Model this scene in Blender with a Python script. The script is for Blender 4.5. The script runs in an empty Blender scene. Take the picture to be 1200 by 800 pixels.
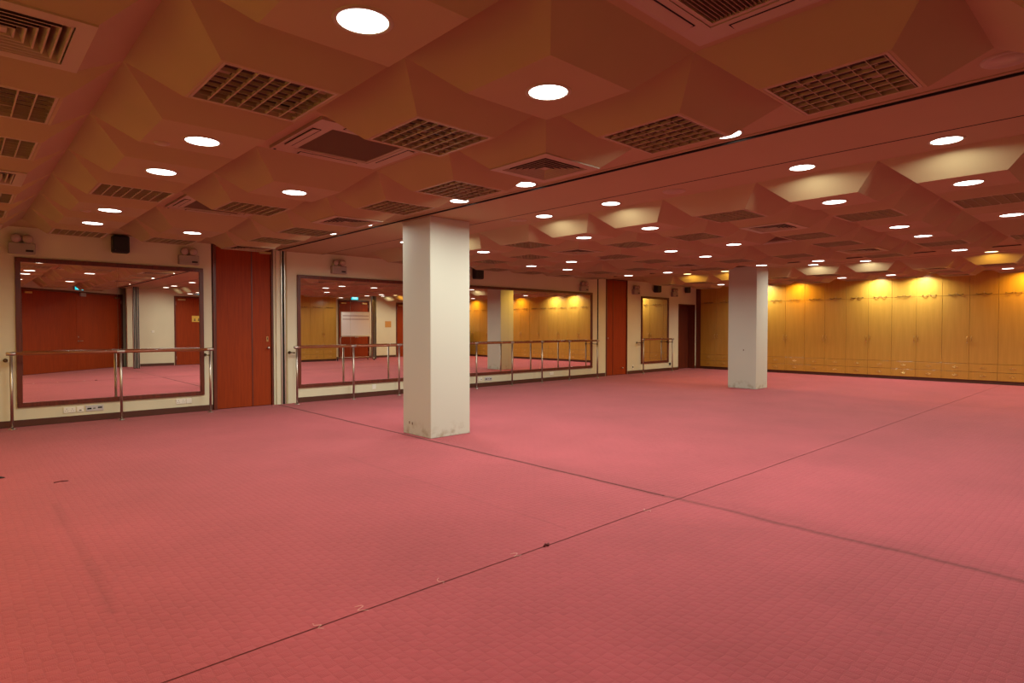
import bpy, bmesh, math, random
from mathutils import Vector, Matrix
random.seed(7)
R = math.radians
C = bpy.context.scene.collection

# ------------------------------------------------------------------ camera, world, exposure
CAM_H = 1.45
cam_data = bpy.data.cameras.new('camera')
cam_data.sensor_width = 36.0
cam_data.lens = 36.0 * 706.5 / 1200.0
cam_data.clip_start = 0.02
cam_data.clip_end = 100
cam = bpy.data.objects.new('camera', cam_data)
C.objects.link(cam)
YAW, PITCH = 0.823, -0.0228
cam.location = (0, 0, CAM_H)
_f = Vector((math.cos(YAW) * math.cos(PITCH), math.sin(YAW) * math.cos(PITCH), math.sin(PITCH)))
cam.rotation_euler = _f.to_track_quat('-Z', 'Y').to_euler()
bpy.context.scene.camera = cam

world = bpy.data.worlds.new('world')
bpy.context.scene.world = world
world.use_nodes = True
world.node_tree.nodes['Background'].inputs[0].default_value = (1.0, 0.75, 0.55, 1)
world.node_tree.nodes['Background'].inputs[1].default_value = 0.0

vs = bpy.context.scene.view_settings
vs.view_transform = 'Standard'
vs.look = 'None'
vs.gamma = 1
vs.use_curve_mapping = False
vs.exposure = -0.22

LAMP_POWER = 16.0                       # power of an ordinary downlight
LAMP_COLOUR = (0.84, 0.90, 0.80)
WARM_COLOUR = (1.0, 0.62, 0.10)         # yellow lamps by far track and wardrobes, and the added left row
CONE = 167.0                           # the reflector cuts the beam off near the ceiling

# ------------------------------------------------------------------ materials
def mat(name, col, rough=0.6, metal=0.0, spec=0.5, noise=0.0, nscale=8.0, bump=0.0, bscale=60.0, coat=0.0, stretch=None):
    m = bpy.data.materials.new(name)
    m.use_nodes = True
    nt = m.node_tree
    b = nt.nodes['Principled BSDF']
    b.inputs['Base Color'].default_value = (*col, 1)
    b.inputs['Roughness'].default_value = rough
    b.inputs['Metallic'].default_value = metal
    b.inputs['Specular IOR Level'].default_value = spec
    b.inputs['Coat Weight'].default_value = coat
    if noise > 0 or bump > 0:
        tc = nt.nodes.new('ShaderNodeTexCoord')
        mp = nt.nodes.new('ShaderNodeMapping')
        if stretch: mp.inputs['Scale'].default_value = stretch
        nt.links.new(tc.outputs['Object'], mp.inputs['Vector'])
    if noise > 0:
        n = nt.nodes.new('ShaderNodeTexNoise')
        n.inputs['Scale'].default_value = nscale
        n.inputs['Detail'].default_value = 5
        nt.links.new(mp.outputs[0], n.inputs['Vector'])
        r = nt.nodes.new('ShaderNodeMapRange')
        r.inputs[1].default_value = 0.25; r.inputs[2].default_value = 0.75
        r.inputs[3].default_value = 1 - noise; r.inputs[4].default_value = 1 + noise * 0.6
        nt.links.new(n.outputs['Fac'], r.inputs[0])
        v = nt.nodes.new('ShaderNodeVectorMath'); v.operation = 'SCALE'
        v.inputs[0].default_value = col
        nt.links.new(r.outputs[0], v.inputs['Scale'])
        nt.links.new(v.outputs[0], b.inputs['Base Color'])
    if bump > 0:
        n2 = nt.nodes.new('ShaderNodeTexNoise')
        n2.inputs['Scale'].default_value = bscale
        nt.links.new(mp.outputs[0], n2.inputs['Vector'])
        bp = nt.nodes.new('ShaderNodeBump')
        bp.inputs['Strength'].default_value = bump
        bp.inputs['Distance'].default_value = 0.002
        nt.links.new(n2.outputs['Fac'], bp.inputs['Height'])
        nt.links.new(bp.outputs[0], b.inputs['Normal'])
    return m

def emis(name, col, s):
    m = bpy.data.materials.new(name); m.use_nodes = True
    b = m.node_tree.nodes['Principled BSDF']
    b.inputs['Base Color'].default_value = (*col, 1)
    b.inputs['Emission Color'].default_value = (*col, 1)
    b.inputs['Emission Strength'].default_value = s
    return m

def carpet_material():
    m = bpy.data.materials.new('red_woven_carpet'); m.use_nodes = True
    nt = m.node_tree; N = nt.nodes; L = nt.links
    b = N['Principled BSDF']
    b.inputs['Roughness'].default_value = 0.95
    b.inputs['Specular IOR Level'].default_value = 0.12
    b.inputs['Sheen Weight'].default_value = 0.25
    b.inputs['Sheen Roughness'].default_value = 0.5
    b.inputs['Sheen Tint'].default_value = (1.0, 0.55, 0.5, 1)
    tc = N.new('ShaderNodeTexCoord')
    sep = N.new('ShaderNodeSeparateXYZ'); L.new(tc.outputs['Object'], sep.inputs[0])
    def math_(op, a, bb=None, c=None):
        n = N.new('ShaderNodeMath'); n.operation = op
        for i, v in enumerate((a, bb, c)):
            if v is None: continue
            if isinstance(v, (int, float)): n.inputs[i].default_value = v
            else: L.new(v, n.inputs[i])
        return n.outputs[0]
    # wobble so the woven cells are not ruler straight
    wob = N.new('ShaderNodeTexNoise'); wob.inputs['Scale'].default_value = 9
    L.new(tc.outputs['Object'], wob.inputs['Vector'])
    wv = math_('MULTIPLY', math_('SUBTRACT', wob.outputs['Fac'], 0.5), 0.035)
    x = math_('ADD', sep.outputs['X'], wv); y = math_('ADD', sep.outputs['Y'], wv)
    S = 0.052
    xs = math_('DIVIDE', x, S); ys = math_('DIVIDE', y, S)
    fx = math_('FRACT', xs); fy = math_('FRACT', ys)
    par = math_('MODULO', math_('ADD', math_('FLOOR', math_('ADD', xs, 2000)), math_('FLOOR', math_('ADD', ys, 2000))), 2.0)
    # each woven cell: strands fan one way or the other, edge between cells is a groove
    ex = math_('MINIMUM', fx, math_('SUBTRACT', 1.0, fx)); ey = math_('MINIMUM', fy, math_('SUBTRACT', 1.0, fy))
    edge = math_('MINIMUM', ex, ey)
    groove = N.new('ShaderNodeMapRange'); groove.inputs[1].default_value = 0.0; groove.inputs[2].default_value = 0.13
    L.new(edge, groove.inputs[0])
    diag = math_('ADD', math_('MULTIPLY', fx, 0.5), math_('MULTIPLY', fy, 0.5))
    tri = math_('ABSOLUTE', math_('SUBTRACT', diag, 0.5))
    stx = math_('SINE', math_('MULTIPLY', fx, 44.0)); sty = math_('SINE', math_('MULTIPLY', fy, 44.0))
    mixs = N.new('ShaderNodeMix'); mixs.data_type = 'FLOAT'
    L.new(par, mixs.inputs[0]); L.new(stx, mixs.inputs[2]); L.new(sty, mixs.inputs[3])
    cell = N.new('ShaderNodeTexWhiteNoise'); cell.noise_dimensions = '2D'
    cmb = N.new('ShaderNodeCombineXYZ'); L.new(math_('FLOOR', xs), cmb.inputs[0]); L.new(math_('FLOOR', ys), cmb.inputs[1])
    L.new(cmb.outputs[0], cell.inputs['Vector'])
    big = N.new('ShaderNodeTexNoise'); big.inputs['Scale'].default_value = 1.1; big.inputs['Detail'].default_value = 6
    L.new(tc.outputs['Object'], big.inputs['Vector'])
    fine = N.new('ShaderNodeTexNoise'); fine.inputs['Scale'].default_value = 160; fine.inputs['Detail'].default_value = 3
    L.new(tc.outputs['Object'], fine.inputs['Vector'])
    val = math_('ADD', 0.88, math_('MULTIPLY', groove.outputs[0], 0.03))
    val = math_('ADD', val, math_('MULTIPLY', tri, -0.16))
    val = math_('ADD', val, math_('MULTIPLY', par, 0.03))
    val = math_('ADD', val, math_('MULTIPLY', mixs.outputs[0], 0.025))
    val = math_('ADD', val, math_('MULTIPLY', cell.outputs['Value'], 0.06))
    val = math_('ADD', val, math_('MULTIPLY', math_('SUBTRACT', big.outputs['Fac'], 0.5), 0.42))
    val = math_('ADD', val, math_('MULTIPLY', math_('SUBTRACT', fine.outputs['Fac'], 0.5), 0.25))
    # faint broadloom joins and worn creases, and a painted shade band, fixed on the floor
    def line(coord, at, width, depth, lo=None, hi=None, other=None):
        d = math_('ABSOLUTE', math_('SUBTRACT', coord, at))
        s = N.new('ShaderNodeMapRange'); s.inputs[1].default_value = 0; s.inputs[2].default_value = width
        s.inputs[3].default_value = depth; s.inputs[4].default_value = 0
        L.new(d, s.inputs[0]); o = s.outputs[0]
        if lo is not None:
            o = math_('MULTIPLY', o, math_('MULTIPLY', math_('GREATER_THAN', other, lo), math_('LESS_THAN', other, hi)))
        return o
    wob2 = N.new('ShaderNodeTexNoise'); wob2.inputs['Scale'].default_value = 1.5
    L.new(tc.outputs['Object'], wob2.inputs['Vector'])
    xw = math_('ADD', sep.outputs['X'], math_('MULTIPLY', math_('SUBTRACT', wob2.outputs['Fac'], 0.5), 0.10))
    for a, w, d, lo, hi in ((3.22, 0.02, 0.16, 2.9, 6.2), (0.59, 0.05, 0.14, 3.6, 6.2), (4.60, 0.20, 0.10, -3, 7.0), (9.1, 0.03, 0.08, 2.8, 9), (4.48, 0.05, 0.42, -3.3, 11.3), (13.75, 0.04, 0.2, -3, 11.3)):
        val = math_('SUBTRACT', val, line(xw, a, w, d, lo, hi, sep.outputs['Y']))
    val = math_('SUBTRACT', val, line(sep.outputs['Y'], 11.0, 0.25, 0.12))  # shade along the mirror wall, painted into the carpet
    # small dark stains
    vor = N.new('ShaderNodeTexVoronoi'); vor.inputs['Scale'].default_value = 0.9
    L.new(tc.outputs['Object'], vor.inputs['Vector'])
    st = N.new('ShaderNodeMapRange'); st.inputs[1].default_value = 0.0; st.inputs[2].default_value = 0.045
    st.inputs[3].default_value = 0.35; st.inputs[4].default_value = 0
    L.new(vor.outputs['Distance'], st.inputs[0])
    val = math_('SUBTRACT', val, st.outputs[0])
    v = N.new('ShaderNodeVectorMath'); v.operation = 'SCALE'
    v.inputs[0].default_value = CARPET
    L.new(val, v.inputs['Scale']); L.new(v.outputs[0], b.inputs['Base Color'])
    h = math_('ADD', math_('MULTIPLY', groove.outputs[0], 0.25), math_('MULTIPLY', fine.outputs['Fac'], 0.7))
    h = math_('ADD', h, math_('MULTIPLY', math_('MULTIPLY', tri, -1.2), 1.0))
    h = math_('ADD', h, math_('MULTIPLY', mixs.outputs[0], 0.12))
    bp = N.new('ShaderNodeBump'); bp.inputs['Strength'].default_value = 0.45; bp.inputs['Distance'].default_value = 0.006
    L.new(h, bp.inputs['Height']); L.new(bp.outputs[0], b.inputs['Normal'])
    return m

def column_material():
    # cream emulsion, scuffed and grimy along the foot
    m = mat('cream_column_paint', (0.54, 0.53, 0.44), 0.6, spec=0.3, bump=0.15, bscale=90)
    nt = m.node_tree; N = nt.nodes; L = nt.links; b = N['Principled BSDF']
    tc = N.new('ShaderNodeTexCoord'); sep = N.new('ShaderNodeSeparateXYZ'); L.new(tc.outputs['Object'], sep.inputs[0])
    n = N.new('ShaderNodeTexNoise'); n.inputs['Scale'].default_value = 9; n.inputs['Detail'].default_value = 8
    L.new(tc.outputs['Object'], n.inputs['Vector'])
    mr = N.new('ShaderNodeMapRange'); mr.inputs[1].default_value = 0.0; mr.inputs[2].default_value = 0.22; mr.inputs[3].default_value = 0.75; mr.inputs[4].default_value = 0
    L.new(sep.outputs['Z'], mr.inputs[0])
    mr2 = N.new('ShaderNodeMapRange'); mr2.inputs[1].default_value = 0.48; mr2.inputs[2].default_value = 0.68
    L.new(n.outputs['Fac'], mr2.inputs[0])
    mu = N.new('ShaderNodeMath'); mu.operation = 'MULTIPLY'; L.new(mr.outputs[0], mu.inputs[0]); L.new(mr2.outputs[0], mu.inputs[1])
    mx = N.new('ShaderNodeMix'); mx.data_type = 'RGBA'
    mx.inputs[6].default_value = (0.54, 0.53, 0.44, 1); mx.inputs[7].default_value = (0.30, 0.22, 0.13, 1)
    L.new(mu.outputs[0], mx.inputs[0]); L.new(mx.outputs[2], b.inputs['Base Color'])
    return m

def wood_material(name, dark, light, rough=0.35, coat=0.15, sc=3.0, axis='Z', spec=0.5):
    m = bpy.data.materials.new(name); m.use_nodes = True
    nt = m.node_tree; N = nt.nodes; L = nt.links; b = N['Principled BSDF']
    b.inputs['Roughness'].default_value = rough; b.inputs['Coat Weight'].default_value = coat
    b.inputs['Coat Roughness'].default_value = 0.25; b.inputs['Specular IOR Level'].default_value = spec
    tc = N.new('ShaderNodeTexCoord'); mp = N.new('ShaderNodeMapping')
    mp.inputs['Scale'].default_value = {'Z': (14, 14, 0.7), 'X': (0.7, 14, 14), 'Y': (14, 0.7, 14)}[axis]
    L.new(tc.outputs['Object'], mp.inputs['Vector'])
    n = N.new('ShaderNodeTexNoise'); n.inputs['Scale'].default_value = sc; n.inputs['Detail'].default_value = 7; n.inputs['Distortion'].default_value = 0.6
    L.new(mp.outputs[0], n.inputs['Vector'])
    cr = N.new('ShaderNodeValToRGB'); cr.color_ramp.elements[0].position = 0.35; cr.color_ramp.elements[0].color = (*dark, 1)
    cr.color_ramp.elements[1].position = 0.68; cr.color_ramp.elements[1].color = (*light, 1)
    L.new(n.outputs['Fac'], cr.inputs[0]); L.new(cr.outputs[0], b.inputs['Base Color'])
    return m

CARPET = (0.325, 0.056, 0.074)
M = dict(
    carpet=carpet_material(),
    wall=mat('cream_wall_paint', (0.68, 0.62, 0.44), 0.65, spec=0.25, noise=0.05, nscale=1.5, bump=0.12, bscale=80),
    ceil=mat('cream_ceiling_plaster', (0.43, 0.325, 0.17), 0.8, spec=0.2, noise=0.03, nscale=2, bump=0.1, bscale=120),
    column=column_material(),
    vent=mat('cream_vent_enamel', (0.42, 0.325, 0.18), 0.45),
    ventdark=mat('painted_duct_shade', (0.07, 0.04, 0.022), 0.9),  # shade inside the vents, painted as a dark brown
    slot=mat('black_gap', (0.01, 0.008, 0.006), 0.9),
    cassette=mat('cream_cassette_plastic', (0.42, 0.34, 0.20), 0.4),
    filt=mat('brown_filter_mesh', (0.22, 0.14, 0.08), 0.8),
    lamp=emis('lamp_glow', (1.0, 0.97, 0.90), 7.0),
    lampwarm=emis('yellow_lamp_glow', (1.0, 0.80, 0.36), 6.0),
    steel=mat('brushed_steel', (0.52, 0.44, 0.38), 0.36, metal=1.0),
    alu=mat('aluminium_channel', (0.62, 0.58, 0.52), 0.35, metal=1.0),
    mirror=mat('mirror_silvering', (0.90, 0.86, 0.80), 0.0, metal=1.0),
    mahog=wood_material('mahogany_veneer', (0.25, 0.030, 0.003), (0.31, 0.040, 0.004), 0.55, 0.0, spec=0.2),
    frame=wood_material('dark_mahogany_frame', (0.085, 0.014, 0.006), (0.16, 0.028, 0.010), 0.4, 0.1),
    rail=wood_material('varnished_rail_wood', (0.20, 0.045, 0.014), (0.36, 0.10, 0.035), 0.25, 0.4, axis='X'),
    maple=wood_material('honey_maple_laminate', (0.43, 0.215, 0.026), (0.48, 0.245, 0.034), 0.30, 0.5, sc=1.6),
    carc=mat('wardrobe_carcass', (0.22, 0.10, 0.03), 0.6),
    brass=mat('aged_brass', (0.62, 0.42, 0.18), 0.3, metal=1.0),
    bronze=mat('dark_bronze', (0.12, 0.07, 0.03), 0.35, metal=0.8),
    skirt=mat('dark_brown_skirting', (0.085, 0.022, 0.010), 0.5, noise=0.15),
    black=mat('black_plastic', (0.010, 0.009, 0.009), 0.5),
    grey=mat('grey_enamel', (0.36, 0.31, 0.26), 0.5),
    lens=mat('emergency_lamp_lens', (0.42, 0.32, 0.24), 0.15, coat=0.5),
    plate=mat('white_socket_plastic', (0.80, 0.76, 0.66), 0.4),
    avplate=mat('grey_av_plate', (0.52, 0.50, 0.50), 0.4),
    board=mat('whiteboard_enamel', (0.70, 0.68, 0.68), 0.25),
    boardlines=mat('faded_marker', (0.42, 0.34, 0.34), 0.5),
    exit=emis('exit_sign_glow', (0.02, 0.62, 0.75), 1.6),
    exittext=emis('exit_letters_glow', (0.8, 1.0, 1.0), 2.0),
    yellow=mat('yellow_notice', (0.75, 0.48, 0.08), 0.5),
    orange=mat('orange_notice', (0.55, 0.26, 0.06), 0.5),
    ink=mat('black_ink', (0.02, 0.015, 0.01), 0.6),
    seam=mat('seam_shadow', (0.10, 0.012, 0.012), 0.95),
    thread=mat('frayed_backing_thread', (0.75, 0.50, 0.42), 0.9),
    piano=wood_material('black_piano_lacquer', (0.010, 0.006, 0.005), (0.03, 0.010, 0.008), 0.2, 0.5),
    drape=mat('dark_red_cloth', (0.10, 0.02, 0.015), 0.9),
)

# ------------------------------------------------------------------ mesh helpers
class MB:
    def __init__(s): s.v = []; s.f = []; s.smooth = []
    def add(s, verts, faces, smooth=False):
        o = len(s.v); s.v += [tuple(p) for p in verts]
        for f in faces: s.f.append([i + o for i in f]); s.smooth.append(smooth)
        return s
    def box(s, x0, x1, y0, y1, z0, z1):
        return s.add([(x0, y0, z0), (x1, y0, z0), (x1, y1, z0), (x0, y1, z0), (x0, y0, z1), (x1, y0, z1), (x1, y1, z1), (x0, y1, z1)],
                     [(0, 3, 2, 1), (4, 5, 6, 7), (0, 1, 5, 4), (1, 2, 6, 5), (2, 3, 7, 6), (3, 0, 4, 7)])
    def bevbox(s, x0, x1, y0, y1, z0, z1, b=0.004):
        # box with chamfered edges
        bm = bmesh.new(); bmesh.ops.create_cube(bm, size=1)
        for v in bm.verts:
            v.co = Vector(((x0 + x1) / 2 + v.co.x * (x1 - x0), (y0 + y1) / 2 + v.co.y * (y1 - y0), (z0 + z1) / 2 + v.co.z * (z1 - z0)))
        bmesh.ops.bevel(bm, geom=bm.edges[:], offset=min(b, (x1 - x0) * .4, (y1 - y0) * .4, (z1 - z0) * .4), segments=1, affect='EDGES')
        bm.verts.index_update()
        s.add([v.co for v in bm.verts], [[v.index for v in f.verts] for f in bm.faces]); bm.free(); return s
    def lathe(s, prof, n=24, axis='Z', c=(0, 0, 0), caps=True):
        # prof: (radius, height) along axis
        vs_ = []
        for r, h in prof:
            for k in range(n):
                a = 2 * math.pi * k / n
                p = (r * math.cos(a), r * math.sin(a), h)
                if axis == 'X': p = (p[2], p[0], p[1])
                if axis == 'Y': p = (p[1], p[2], p[0])
                vs_.append((p[0] + c[0], p[1] + c[1], p[2] + c[2]))
        fs = []
        for i in range(len(prof) - 1):
            for k in range(n):
                a = i * n + k; b = i * n + (k + 1) % n
                fs.append((a, b, b + n, a + n))
        s.add(vs_, fs, True)
        if caps:
            o = len(s.v) - len(vs_)
            s.f.append([o + k for k in range(n)][::-1]); s.smooth.append(False)
            s.f.append([o + (len(prof) - 1) * n + k for k in range(n)]); s.smooth.append(False)
        return s
    def tube(s, pts, r, n=8):
        pts = [Vector(p) for p in pts]; vs_ = []
        for i, p in enumerate(pts):
            d = (pts[min(i + 1, len(pts) - 1)] - pts[max(i - 1, 0)]).normalized()
            u = d.cross(Vector((0, 0, 1)))
            if u.length < 1e-3: u = Vector((1, 0, 0))
            u.normalize(); w = d.cross(u)
            for k in range(n):
                a = 2 * math.pi * k / n
                vs_.append(p + (u * math.cos(a) + w * math.sin(a)) * r)
        fs = [(i * n + k, i * n + (k + 1) % n, (i + 1) * n + (k + 1) % n, (i + 1) * n + k) for i in range(len(pts) - 1) for k in range(n)]
        s.add(vs_, fs, True)
        o = len(s.v) - len(vs_)
        s.f.append([o + k for k in range(n)]); s.smooth.append(False)
        s.f.append([o + (len(pts) - 1) * n + k for k in range(n)][::-1]); s.smooth.append(False)
        return s
    def mesh(s, name, m):
        me = bpy.data.meshes.new(name); me.from_pydata(s.v, [], s.f)
        bm = bmesh.new(); bm.from_mesh(me); bmesh.ops.recalc_face_normals(bm, faces=bm.faces[:]); bm.to_mesh(me); bm.free()
        me.polygons.foreach_set('use_smooth', s.smooth); me.materials.append(m); me.update()
        return me

def part(name, mesh, parent=None, loc=(0, 0, 0), rz=0, label=None, kind=None, rot=None):
    o = bpy.data.objects.new(name, mesh); C.objects.link(o)
    o.parent = parent; o.location = loc; o.rotation_euler = rot if rot else (0, 0, rz)
    if label: o['label'] = label
    if kind: o['kind'] = kind
    return o
def thing(name, label, cat, loc=(0, 0, 0), rz=0, group=None):
    o = bpy.data.objects.new(name, None); C.objects.link(o); o.empty_display_size = 0.1
    o.location = loc; o.rotation_euler = (0, 0, rz); o['label'] = label; o['category'] = cat
    if group: o['group'] = group
    return o
def solo(name, mesh, label, cat, loc=(0, 0, 0), rz=0, group=None):
    o = part(name, mesh, None, loc, rz, label); o['category'] = cat
    if group: o['group'] = group
    return o
def struct(name, mb, m, parent=None, loc=(0, 0, 0), rz=0):
    o = part(name, mb.mesh(name, m) if isinstance(mb, MB) else mb, parent, loc, rz)
    if parent is None: o['kind'] = 'structure'
    return o
ORD = ['first', 'second', 'third', 'fourth', 'fifth', 'sixth', 'seventh', 'eighth', 'ninth', 'tenth', 'eleventh', 'twelfth', 'thirteenth']

# ------------------------------------------------------------------ room dimensions
WY = 11.35          # face of the mirror wall
BY = -3.3           # face of the wall behind the camera
CX = 19.5           # front of the wardrobes
ZU, ZS, ZF = 2.92, 2.90, 2.72       # valleys, soffits, pyramid flats
LX = -1.65          # left wall

fl = struct('floor', MB().box(LX - .2, 20.4, BY - .2, WY + .6, -0.1, 0.0), M['carpet'])
# partition track across the carpet: a narrow recessed channel seen as a dark joint
part('floor_track', MB().box(4.474, 4.488, 2.9, WY, 0.0, 0.0022).mesh('floor_track', M['seam']), fl, label='dark partition joint across the carpet')
sm = MB(); n = 160; x0, x1 = 0.2, 19.4; rw = random.Random(3)
off = 0
pts = []
for k in range(n + 1):
    off += rw.uniform(-.003, .003); off *= .93
    pts.append((x0 + (x1 - x0) * k / n, 2.755 + off, rw.uniform(.0018, .0042)))
vv = []; ff = []
for k, (px, py, w) in enumerate(pts):
    vv += [(px, py - w, 0.0015), (px, py + w, 0.0015), (px, py, 0.004)]
    if k: a = 3 * (k - 1); ff += [(a, a + 3, a + 5, a + 2), (a + 2, a + 5, a + 4, a + 1)]
part('carpet_seam', MB().add(vv, ff).mesh('carpet_seam', M['seam']), fl, label='frayed open seam in the red carpet')
for (cx, cy, lb) in ((1.275, 2.75, 'longest pale frayed thread on the seam, nearest the camera'), (1.52, 2.77, 'pale frayed thread on the seam, second nearest the camera'),
                     (2.02, 2.77, 'pale curl of thread on the seam, third from the camera'), (2.6, 2.76, 'pale thread on the seam just before the dark lint clump'), (4.0, 2.74, 'pale thread on the seam near its crossing with the track')):
    p = [(cx + rw.uniform(-.03, .03) + .012 * math.sin(t * 1.9), cy + t * .013 - .03, .004 + .006 * abs(math.sin(t))) for t in range(7)]
    solo('carpet_thread', MB().tube(p, .0009, 5).mesh('carpet_thread', M['thread']), lb, 'thread', group='threads fraying from the carpet seam')
clump = [(-0.02, 0, .004), (0, .01, .012), (.015, -.005, .006), (.03, .01, .01)]
solo('lint_clump', MB().tube([(2.865 + a, 2.755 + b_, c) for a, b_, c in clump], .007, 7).mesh('lint_clump', M['seam']), 'small dark clump of lint caught in the carpet seam', 'lint')

# front (mirror) wall with its door openings
w = MB()
T = WY + 0.16
for a, b_ in ((LX - .2, 3.34), (4.42, 14.36), (15.42, 18.35), (19.43, 20.4)):
    w.box(a, b_, WY, T, 0, ZU + .08)
w.box(18.35, 19.43, WY, T, 2.27, ZU + .08)
struct('wall_front', w, M['wall'])
s = MB()
for a, b_ in ((LX, 3.34), (4.86, 14.33), (15.45, 18.33), (19.45, 19.52)):
    s.bevbox(a, b_, WY - .018, WY, 0, .10, .005)
struct('baseboard_front', s, M['skirt'])
struct('wall_left', MB().box(LX - .2, LX, BY - .2, WY, 0, ZU + .08), M['wall'])
struct('wall_right', MB().box(20.2, 20.4, BY - .2, WY + .16, 0, ZU + .08), M['wall'])
w = MB()
for a, b_ in ((4.72, 6.28), (7.42, 13.10), (14.72, 16.2), (17.3, 20.4)):
    w.box(a, b_, BY - .2, BY, 0, ZU + .08)
w.box(6.28, 7.42, BY - .2, BY, 2.68, ZU + .08); w.box(13.10, 14.72, BY - .2, BY, 2.74, ZU + .08); w.box(16.2, 17.3, BY - .2, BY, 2.70, ZU + .08)
w.box(9.2, 12.6, BY, -2.60, 0, ZU + .08)
struct('wall_back', w, M['wall'])
s = MB(); s.bevbox(4.9, 6.26, BY, BY + .018, 0, .10); s.bevbox(7.44, 9.2, BY, BY + .018, 0, .10); s.bevbox(12.6, 13.08, BY, BY + .018, 0, .10); s.bevbox(14.74, 16.18, BY, BY + .018, 0, .10); s.bevbox(17.32, 19.4, BY, BY + .018, 0, .1)
struct('baseboard_back', s, M['skirt'])
# slanted entrance wall close behind the camera, seen only in the left mirror
P0, P1 = Vector((1.38, -0.72, 0)), Vector((4.86, -3.92, 0))
dv = (P1 - P0); DL = dv.length; dang = math.atan2(dv.y, dv.x)
U1, U2 = 0.16, 4.45                       # the double door along it
w = MB(); w.box(0, U1, -.18, 0, 0, ZU + .08); w.box(U2, DL, -.18, 0, 0, ZU + .08); w.box(U1, U2, -.18, 0, 2.68, ZU + .08)
w.box(0, .18, -3.4, -.18, 0, ZU + .08)
struct('wall_entrance', w, M['wall'], loc=P0, rz=dang)

# ------------------------------------------------------------------ ceiling
PX, PY = 1.1078, 1.0975
HX, HY = PX / 2, PY / 2
Y0 = 1.175
JN = range(-3, 9)
YE0, YE1 = Y0 - 3 * PY - HY, Y0 + 8 * PY + HY
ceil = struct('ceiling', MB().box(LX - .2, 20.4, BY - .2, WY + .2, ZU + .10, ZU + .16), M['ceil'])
cols_near = {-2: 1.266 - 2 * PX, -1: 1.266 - PX, 0: 1.266, 1: 1.266 + PX, 2: 1.266 + 2 * PX}
cols_far = {i: 6.545 + PX * i for i in range(6)}
cols_end = {i: 15.50 + PX * i for i in range(3)}
def slab(x0, x1, y0, y1, z, name='ceiling_panel'):
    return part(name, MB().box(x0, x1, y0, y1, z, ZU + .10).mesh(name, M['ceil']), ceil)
S1a, S1b = 4.512, 5.388
S2a, S2b = 13.78, 14.50
xa = cols_near[2] + HX
slab(xa, S1a - .006, YE0, WY, ZU)
slab(S1a + .006, S1b - .006, BY, WY, ZS, 'soffit_panel')
slab(S1b + .006, cols_far[0] - HX, YE0, WY, ZU)
xb = cols_far[5] + HX
slab(xb, S2a - .006, BY, WY, ZU)
slab(S2a + .006, S2b - .006, BY, WY, ZS, 'soffit_panel')
slab(S2b + .006, cols_end[0] - HX, YE0, WY, ZU)
slab(cols_end[2] + HX, 20.2, BY, WY, ZU)
slab(LX, cols_near[2] + HX, YE1, WY, ZU); slab(cols_far[0] - HX, xb, YE1, WY, ZU); slab(cols_end[0] - HX, cols_end[2] + HX, YE1, WY, ZU)
slab(LX, cols_near[-2] - HX, BY, WY, ZU)
slab(cols_near[-2] - HX, cols_near[2] + HX, BY, YE0, ZU); slab(cols_far[0] - HX, xb, BY, YE0, ZU); slab(cols_end[0] - HX, cols_end[2] + HX, BY, YE0, ZU)
slab(xa, S1a - .006, BY, YE0, ZU); slab(S1b + .006, cols_far[0] - HX, BY, YE0, ZU); slab(S2b + .006, cols_end[0] - HX, BY, YE0, ZU)
# dark recess of the joints beside the soffit, and the slim steel track lips
jm = MB()
for x in (S1a, S1b, S2a, S2b): jm.box(x - .0075, x + .0075, BY, WY, ZS - .0015, ZU + .05)
part('ceiling_joint', jm.mesh('ceiling_joint', M['slot']), ceil)
lip = MB()
for x, sg in ((S1a, -1), (S1b, 1), (S2a, -1), (S2b, 1)): lip.bevbox(min(x + sg * .008, x + sg * .045), max(x + sg * .008, x + sg * .045), BY, WY, ZU - .007, ZU + .001, .002)
part('track_lip', lip.mesh('track_lip', M['ceil']), ceil)

FH = 0.312          # half width of a flat
def pyr(hole):
    # truncated pyramid coffer hanging from the valley grid
    m = MB(); hx, hy = HX, HY
    top = [(-hx, -hy), (hx, -hy), (hx, hy), (-hx, hy)]; bot = [(-FH, -FH), (FH, -FH), (FH, FH), (-FH, FH)]
    zt, zb = ZU - ZF, 0.0
    v = [(x, y, zt) for x, y in top] + [(x, y, zb) for x, y in bot]
    f = [(0, 1, 5, 4), (1, 2, 6, 5), (2, 3, 7, 6), (3, 0, 4, 7)]
    if hole:
        h = FH - .016
        v += [(-h, -h, 0), (h, -h, 0), (h, h, 0), (-h, h, 0)] + [(-h, -h, .10), (h, -h, .10), (h, h, .10), (-h, h, .10)]
        for k in range(4):
            n_ = (k + 1) % 4; f += [(4 + k, 4 + n_, 8 + n_, 8 + k), (8 + k, 8 + n_, 12 + n_, 12 + k)]
        f.append((12, 13, 14, 15))
    else: f.append((4, 5, 6, 7))
    v += [(x, y, ZU + .10 - ZF) for x, y in top]; b_ = len(v) - 4
    for k in range(4): f.append((k, (k + 1) % 4, b_ + (k + 1) % 4, b_ + k))
    f.append((b_, b_ + 1, b_ + 2, b_ + 3))
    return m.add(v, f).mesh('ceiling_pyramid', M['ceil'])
PYR = {False: pyr(False), True: pyr(True)}
def ring(a, b_, za, zb, th=0.0):
    return [(-a, -a, za), (a, -a, za), (a, a, za), (-a, a, za), (-b_, -b_, zb), (b_, -b_, zb), (b_, b_, zb), (-b_, b_, zb)]
def sqring(m, o, i, z0, z1):
    m.box(-o, o, -o, -i, z0, z1); m.box(-o, o, i, o, z0, z1); m.box(-o, -i, -i, i, z0, z1); m.box(i, o, -i, i, z0, z1); return m
fr = MB(); sqring(fr, HX, .47, ZU - ZU, .10)
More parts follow.
